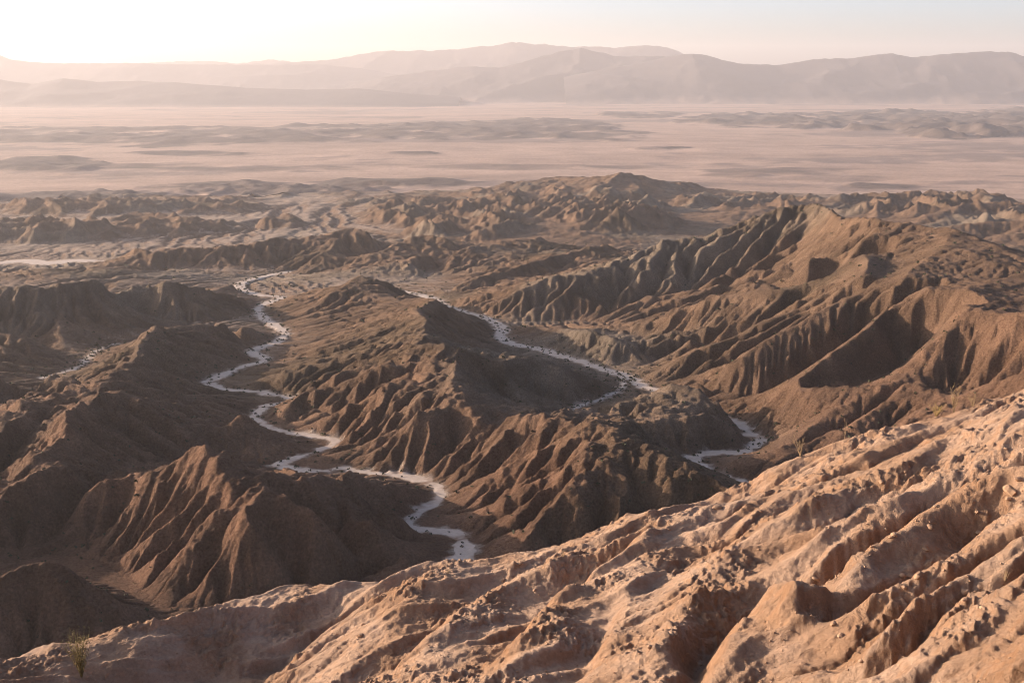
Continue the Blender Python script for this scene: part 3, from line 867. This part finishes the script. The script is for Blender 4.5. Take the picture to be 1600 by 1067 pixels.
ZN = ZN + cl * (.25 + patch) + .035 * fbm(XN, YN, .22, 3, seed=78) * (.4 + patch) + .05 * np.abs(fbm(XN, YN, .7, 3, seed=79))
# drop the far edge deep behind the brow and the rim's side edges
drop = smooth(.965, 1.0, v)[:, None] * 0
ZN = ZN - drop
pale, tan, rust = C(.43, .285, .198), C(.37, .228, .145), C(.29, .15, .077)
n1 = fbm(XN, YN, 2.2, 4, seed=85)[..., None]
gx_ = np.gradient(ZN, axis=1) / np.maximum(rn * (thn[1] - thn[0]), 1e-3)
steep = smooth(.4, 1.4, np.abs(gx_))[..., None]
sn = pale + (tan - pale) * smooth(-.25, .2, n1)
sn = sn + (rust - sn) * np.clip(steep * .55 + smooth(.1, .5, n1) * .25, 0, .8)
# continue the far edge down to the badlands
Vn = np.stack([XN, YN, ZN], -1)
last = Vn[-1]; ext = []
for k, (dr, dz_) in enumerate([(6, 9), (16, 24), (34, 48), (60, 80)]):
    e = last.copy(); rr_ = np.hypot(last[:, 0], last[:, 1])
    e[:, 0] *= (rr_ + dr) / rr_; e[:, 1] *= (rr_ + dr) / rr_; e[:, 2] -= dz_; ext.append(e)
Vn = np.concatenate([Vn, np.stack(ext)]); sn = np.concatenate([sn, np.repeat(sn[-1:], 4, 0)])
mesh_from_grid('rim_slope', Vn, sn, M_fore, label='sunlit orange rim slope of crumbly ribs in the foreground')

# ------------------------------------------------------------------ plants and stones
def flat_mat(name, c, var=.3, rough_=.9):
    m, nn, ll = new_mat(name)
    out = nn.new('ShaderNodeOutputMaterial'); bs = nn.new('ShaderNodeBsdfPrincipled')
    bs.inputs['Roughness'].default_value = rough_; bs.inputs['Specular IOR Level'].default_value = .15
    ll.new(bs.outputs[0], out.inputs[0])
    co = nn.new('ShaderNodeNewGeometry').outputs['Position']
    n = tex(nn, ll, co, 6.0, 4, .65); r = ramp(nn, [(.3, tuple(v * (1 - var) for v in c)), (.7, tuple(min(1, v * (1 + var)) for v in c))])
    ll.new(n.outputs[0], r.inputs[0]); ll.new(r.outputs[0], bs.inputs['Base Color'])
    return m
M_scrub = flat_mat('scrub_leaf', (.055, .055, .03))
M_dry = flat_mat('dry_stem', (.20, .135, .08))
M_green = flat_mat('green_stem', (.16, .12, .05))
M_gold = flat_mat('golden_leaf', (.24, .165, .07))
M_stone = flat_mat('stone', (.30, .185, .115))
rnd = random.Random(5)

def mesh_obj(name, vs, fs, mat, parent=None, smooth_=False):
    me = bpy.data.meshes.new(name); me.from_pydata(vs, [], fs); me.update()
    me.materials.append(mat)
    if smooth_: me.polygons.foreach_set('use_smooth', [True] * len(me.polygons))
    o = bpy.data.objects.new(name, me); col.objects.link(o)
    if parent: o.parent = parent
    return o
def tag(o, label=None, cat=None, group=None, kind=None):
    for k, v_ in (('label', label), ('category', cat), ('group', group), ('kind', kind)):
        if v_: o[k] = v_

def bad_z(x, y):
    i, j = cell(x, y, NY, NX); i = min(max(i - .5, 0), NY - 2.01); j = min(max(j - .5, 0), NX - 2.01)
    a, b = int(i), int(j); f, g = i - a, j - b
    return float((z[a, b] * (1 - g) + z[a, b + 1] * g) * (1 - f) + (z[a + 1, b] * (1 - g) + z[a + 1, b + 1] * g) * f)
def fore_z(x, y):
    th = math.atan2(x, y); r = math.hypot(x, y)
    j = min(max(int(round((th - thn[0]) / (thn[1] - thn[0]))), 0), nc - 1)
    return float(np.interp(r, rn[:, j], ZN[:, j]))
def fore_hit(px, py):
    """first point of the rim slope seen at this photo pixel"""
    kx, kz = ray(px, py); Yd = 6.0
    while Yd < 40:
        if fore_z(kx * Yd, Yd) >= kz * Yd: break
        Yd += .05
    return kx * Yd, Yd, fore_z(kx * Yd, Yd)
def brow_at(px, py0):
    """the skyline point of the rim slope in this photo column, near py0"""
    kx = ray(px, py0)[0]; best = None
    for Yd in np.arange(10, 34, .1):
        zz_ = fore_z(kx * Yd, Yd); q = zz_ / Yd
        if best is None or q > best[0]: best = (q, kx * Yd, Yd, zz_)
    return best[1:]

def leaf_cloud(n, rad, hgt, size, r_):
    vs, fs = [], []
    for k in range(n):
        a = r_.uniform(0, 6.283); e = r_.uniform(.0, 1.0) ** .8 * 1.45; q = r_.uniform(.6, 1.0)
        c = Vector((math.cos(a) * math.cos(e) * rad * q, math.sin(a) * math.cos(e) * rad * q, math.sin(e) * hgt * q + .02))
        d1 = Vector((r_.uniform(-1, 1), r_.uniform(-1, 1), r_.uniform(-1, 1))).normalized() * size * r_.uniform(.6, 1.3)
        d2 = d1.cross(Vector((r_.uniform(-1, 1), r_.uniform(-1, 1), r_.uniform(-1, 1)))).normalized() * size * r_.uniform(.4, .9)
        b = len(vs); vs += [c - d1, c + d2, c + d1, c - d2]; fs.append((b, b + 1, b + 2, b + 3))
    return vs, fs
shrub_protos = []
for k in range(4):
    vs, fs = leaf_cloud(44, .6, .55, .17, rnd)
    shrub_protos.append((vs, fs))
shrub_meshes = []
spots = []
for wi, D in enumerate(W_LINES[:4]):
    n = (120, 95, 22, 26)[wi]
    for k in range(n):
        q = D[rnd.randrange(len(D))]; r = math.hypot(q[0], q[1])
        w = q[2] * (.45 + r / 480)
        a = rnd.uniform(0, 6.283); off = w * rnd.uniform(.3, 1.0) + abs(rnd.gauss(0, 1)) * 2.6
        x, y = q[0] + math.cos(a) * off, q[1] + math.sin(a) * off
        spots.append((x, y, wi, rnd.uniform(.55, 1.25) * (.8 + r / 900)))
for k, (x, y, wi, sc_) in enumerate(spots):
    if k < 4:
        vs, fs = shrub_protos[k]; o = mesh_obj('desert_shrub', vs, fs, M_scrub); shrub_meshes.append(o)
    else:
        o = shrub_meshes[k % 4].copy(); col.objects.link(o)
    o.location = (x, y, bad_z(x, y) - .04); o.rotation_euler = (0, 0, rnd.uniform(0, 6.28)); o.scale = (sc_, sc_, sc_ * rnd.uniform(.7, 1.1))
    far = 'nearest bends' if y < 300 else 'middle bends' if y < 440 else 'farthest stretch'
    lab = ('small dark desert shrub by the %s of the long winding left wash' % far, 'small dark desert shrub by the %s of the centre right wash' % far,
           'small dark desert shrub by the short side branch of the centre right wash', 'small dark desert shrub by the short pale wash at the far left')[wi]
    tag(o, lab, 'shrub', 'desert shrubs along the dry washes')
# sparse scrub over the slopes, far too many to count
vs, fs = [], []
for k in range(5200):
    th = rnd.uniform(R(-29), R(27.5)); r = 150 * math.exp(rnd.uniform(0, 1.9)); x, y = math.sin(th) * r, math.cos(th) * r
    if noise(np.array([x / 60.]), np.array([y / 60.]), 3)[0] + rnd.uniform(-.35, .35) < 0: continue
    zz_ = bad_z(x, y); sz = rnd.uniform(.22, .6) * (.6 + r / 450)
    for m_ in range(5):
        c = Vector((x + rnd.uniform(-1, 1) * sz * .6, y + rnd.uniform(-1, 1) * sz * .6, zz_ + sz * rnd.uniform(.1, .6)))
        d1 = Vector((rnd.uniform(-1, 1), rnd.uniform(-1, 1), rnd.uniform(-1, 1))).normalized() * sz * .5
        d2 = d1.cross(Vector((rnd.uniform(-1, 1), rnd.uniform(-1, 1), rnd.uniform(-1, 1)))).normalized() * sz * .45
        b = len(vs); vs += [c - d1, c + d2, c + d1, c - d2]; fs.append((b, b + 1, b + 2, b + 3))
for k in range(800):                                # denser on the terraces beside the washes
    D = W_LINES[rnd.choice((0, 0, 1, 1, 1, 2, 3))]; q = D[rnd.randrange(len(D))]; r = math.hypot(q[0], q[1])
    a = rnd.uniform(0, 6.283); off = q[2] * (.62 + r / 420) + abs(rnd.gauss(0, 1)) * 6
    x, y = q[0] + math.cos(a) * off, q[1] + math.sin(a) * off; zz_ = bad_z(x, y); sz = rnd.uniform(.2, .5) * (.6 + r / 450)
    for m_ in range(6):
        c = Vector((x + rnd.uniform(-1, 1) * sz * .6, y + rnd.uniform(-1, 1) * sz * .6, zz_ + sz * rnd.uniform(.1, .6)))
        d1 = Vector((rnd.uniform(-1, 1), rnd.uniform(-1, 1), rnd.uniform(-1, 1))).normalized() * sz * .5
        d2 = d1.cross(Vector((rnd.uniform(-1, 1), rnd.uniform(-1, 1), rnd.uniform(-1, 1)))).normalized() * sz * .45
        b = len(vs); vs += [c - d1, c + d2, c + d1, c - d2]; fs.append((b, b + 1, b + 2, b + 3))
o = mesh_obj('scrub', vs, fs, M_scrub); tag(o, 'sparse dark scrub dotted over the badland slopes', kind='stuff')

def stem_mesh(paths):
    """thin three-sided stems along polylines of (point, radius)"""
    vs, fs = [], []
    for P in paths:
        ring = None
        for k, (p, r) in enumerate(P):
            d = (P[min(k + 1, len(P) - 1)][0] - P[max(k - 1, 0)][0]).normalized()
            a = d.cross(Vector((.3, .9, .1))).normalized(); b_ = d.cross(a)
            i0 = len(vs)
            for q in range(3):
                an = q * 2.0944; vs.append(p + (a * math.cos(an) + b_ * math.sin(an)) * r)
            if ring is not None:
                for q in range(3): fs.append((ring + q, ring + (q + 1) % 3, i0 + (q + 1) % 3, i0 + q))
            ring = i0
    return vs, fs
def plant(name, loc, height, n, spread, mat, label, cat, leaves=0, leafmat=None, twig=2, seed=1, rad=.006, lean=(0, 0)):
    r_ = random.Random(seed)
    root = bpy.data.objects.new(name, None); col.objects.link(root); root.location = loc
    tag(root, label, cat)
    paths, tips = [], []
    for k in range(n):
        a = r_.uniform(0, 6.283); s_ = r_.uniform(.1, 1) * spread; L = height * r_.uniform(.55, 1.0)
        P = []; p = Vector((math.cos(a) * .03, math.sin(a) * .03, -.05)); bend = r_.uniform(-.3, .3)
        for q in range(7):
            t = q / 6
            P.append((Vector((math.cos(a + bend * t) * s_ * t ** 1.2 * L + lean[0] * t * L, math.sin(a + bend * t) * s_ * t ** 1.2 * L + lean[1] * t * L, L * t * (1 - .25 * s_ * t) - .05 * (1 - t))) + Vector((r_.uniform(-1, 1), r_.uniform(-1, 1), 0)) * .012 * L, rad * (1.1 - .8 * t)))
        paths.append(P); tips.append(P[-1][0])
        for b in range(twig):
            q = r_.randrange(2, 6); p0 = P[q][0]; d = Vector((r_.uniform(-1, 1), r_.uniform(-1, 1), r_.uniform(.5, 1.3))).normalized() * L * r_.uniform(.12, .3)
            paths.append([(p0, rad * .55), (p0 + d * .5 + Vector((0, 0, .01)), rad * .45), (p0 + d, rad * .25)]); tips.append(p0 + d); tips.append(p0 + d * .6)
    mesh_obj('stem', *stem_mesh(paths), mat, root)
    if leaves:
        vs, fs = [], []
        for k in range(leaves):
            c = r_.choice(tips) + Vector((r_.gauss(0, 1), r_.gauss(0, 1), r_.gauss(0, 1))) * .03 * height
            d1 = Vector((r_.uniform(-1, 1), r_.uniform(-1, 1), r_.uniform(-.4, 1))).normalized() * .022 * height
            d2 = d1.cross(Vector((r_.uniform(-1, 1), r_.uniform(-1, 1), r_.uniform(-1, 1)))).normalized() * .012 * height
            b = len(vs); vs += [c - d1, c + d2, c + d1, c - d2]; fs.append((b, b + 1, b + 2, b + 3))
        mesh_obj('foliage', vs, fs, leafmat or mat, root)
    return root
plant('broom_bush', fore_hit(128, 1058), 1.2, 52, .38, M_green, 'wispy green and yellow bush of thin stems low on the left rim brow', 'bush', 260, M_gold, 3, 3, .006)
plant('dry_sapling', brow_at(1250, 728), .62, 9, .5, M_dry, 'bare pale twiggy plant standing on the rim crest above the dark wash', 'plant', 0, None, 5, 5, .007)
plant('dry_sapling', brow_at(1318, 708), .85, 2, .12, M_dry, 'single thin upright dry stalk on the rim crest', 'plant', 0, None, 3, 8, .006)
plant('dry_bush', brow_at(1490, 650), .75, 8, .35, M_dry, 'tall straggly dry bush with golden leaves on the upper rim crest', 'bush', 150, M_gold, 5, 11, .008)
plant('dry_bush', brow_at(1462, 656), .42, 22, .8, M_gold, 'low golden dry tuft beside the tall straggly bush on the rim crest', 'bush', 120, M_gold, 3, 12, .005)
plant('dry_bush', brow_at(1520, 640), .4, 18, .7, M_dry, 'small pale dry tuft on the rim crest right of the tall bush', 'bush', 40, M_gold, 3, 13, .005)
for k, (px, py, lab) in enumerate([(700, 890, 'short pale grass tuft on the rim brow below the last bend of the wash'), (880, 868, 'sparse dry grass blades on the rim brow at mid frame'), (1570, 905, 'dry grass tuft on the lit slope near the right edge')]):
    plant('grass_tuft', fore_hit(px, py + 6), .24, 14, .5, M_dry, lab, 'grass', 0, None, 0, 20 + k, .003)

# small tufts standing on the drawn ridges in the middle distance
def rock_mesh(r_, n=10):
    import bmesh
    bm = bmesh.new(); bmesh.ops.create_icosphere(bm, subdivisions=2, radius=1.0)
    for v_ in bm.verts:
        v_.co *= r_.uniform(.74, 1.12)
        v_.co.z *= .72; v_.co.x *= 1.15
    me = bpy.data.meshes.new('stone'); bm.to_mesh(me); bm.free(); me.materials.append(M_stone)
    return me
rocks = [rock_mesh(rnd) for _ in range(6)]
def stone(px, py, size, label, group=None, k=0):
    x, y, zz_ = fore_hit(px, py)
    o = bpy.data.objects.new('stone', rocks[k % 6]); col.objects.link(o)
    o.location = (x, y, zz_ + size * .02); o.scale = (size, size * rnd.uniform(.7, 1), size * rnd.uniform(.7, 1)); o.rotation_euler = (rnd.uniform(-.3, .3), rnd.uniform(-.3, .3), rnd.uniform(0, 6.28))
    tag(o, label, 'stone', group)
stone(1577, 768, .13, 'largest loose stone, at the right edge above the deep gully', None, 1)
stone(1592, 752, .08, 'second largest stone, just above the largest one at the right edge', None, 2)
stone(1120, 793, .12, 'loose stone perched on the rim skyline above the fluted ridge', None, 3)
for k in range(70):
    px, py = rnd.uniform(560, 1590), rnd.uniform(640, 1055)
    if py < 1067 - (px - 0) * .28 + 40 and py < 930 - (px - 560) * .26 + 30: continue
    where = ('left part' if px < 950 else 'middle' if px < 1280 else 'right part')
    stone(px, py, rnd.uniform(.035, .075), 'small tan stone lying on the %s %s of the sunlit rim slope' % ('lower' if py > 860 else 'upper', where), 'small stones scattered on the rim slope', k)
# pebbles
import itertools
ico = [(v_.co.copy()) for v_ in rocks[0].vertices]; icf = [tuple(p.vertices) for p in rocks[0].polygons]
octv = [Vector((1, 0, 0)), Vector((-1, 0, 0)), Vector((0, 1, 0)), Vector((0, -1, 0)), Vector((0, 0, .8)), Vector((0, 0, -.8))]
octf = [(0, 2, 4), (2, 1, 4), (1, 3, 4), (3, 0, 4), (2, 0, 5), (1, 2, 5), (3, 1, 5), (0, 3, 5)]
vs, fs = [], []
for k in range(9000):
    j = rnd.randrange(60, nc - 20); i = rnd.randrange(int(nr * .05), int(nr * .88))
    x, y = float(XN[i, j]), float(YN[i, j])
    if noise(np.array([x / .8]), np.array([y / .8]), 6)[0] + rnd.uniform(-.3, .3) < .05: continue
    sz = .008 + .022 * rnd.random() ** 3; c = Vector((x, y, float(ZN[i, j]) + sz * .3))
    sc3 = Vector((rnd.uniform(.7, 1.3), rnd.uniform(.7, 1.3), rnd.uniform(.6, 1.1))) * sz; b = len(vs); a = rnd.uniform(0, 1.57)
    for v_ in octv:
        vs.append(c + Vector(((v_.x * math.cos(a) - v_.y * math.sin(a)) * sc3.x, (v_.x * math.sin(a) + v_.y * math.cos(a)) * sc3.y, v_.z * sc3.z)))
    fs += [tuple(q + b for q in f) for f in octf]
o = mesh_obj('pebbles', vs, fs, M_stone); tag(o, 'fine pebbles and crumbs strewn over the rim slope', kind='stuff')
print('plants', round(time.time() - T0, 1))

# ------------------------------------------------------------------ haze
def haze_box():
    x0, x1, y0, y1, z0, z1 = -16500, 16500, -600, 17500, -215, 470
    vs = [(x, y, zz_) for x in (x0, x1) for y in (y0, y1) for zz_ in (z0, z1)]
    fs = [(0, 1, 3, 2), (4, 6, 7, 5), (0, 4, 5, 1), (2, 3, 7, 6), (0, 2, 6, 4), (1, 5, 7, 3)]
    me = bpy.data.meshes.new('haze'); me.from_pydata(vs, [], fs); me.update()
    m = bpy.data.materials.new('haze'); m.use_nodes = True
    n = m.node_tree.nodes; n.clear()
    o = n.new('ShaderNodeOutputMaterial'); p = n.new('ShaderNodeVolumePrincipled')
    p.inputs['Color'].default_value = (*HAZE_COLOR, 1); p.inputs['Density'].default_value = HAZE_DENSITY
    p.inputs['Anisotropy'].default_value = HAZE_G
    m.node_tree.links.new(p.outputs[0], o.inputs['Volume'])
    me.materials.append(m)
    ob = bpy.data.objects.new('haze', me); col.objects.link(ob); ob['kind'] = 'stuff'; ob['label'] = 'pale dusty haze over the valley'
haze_box()
print('done', round(time.time() - T0, 1))
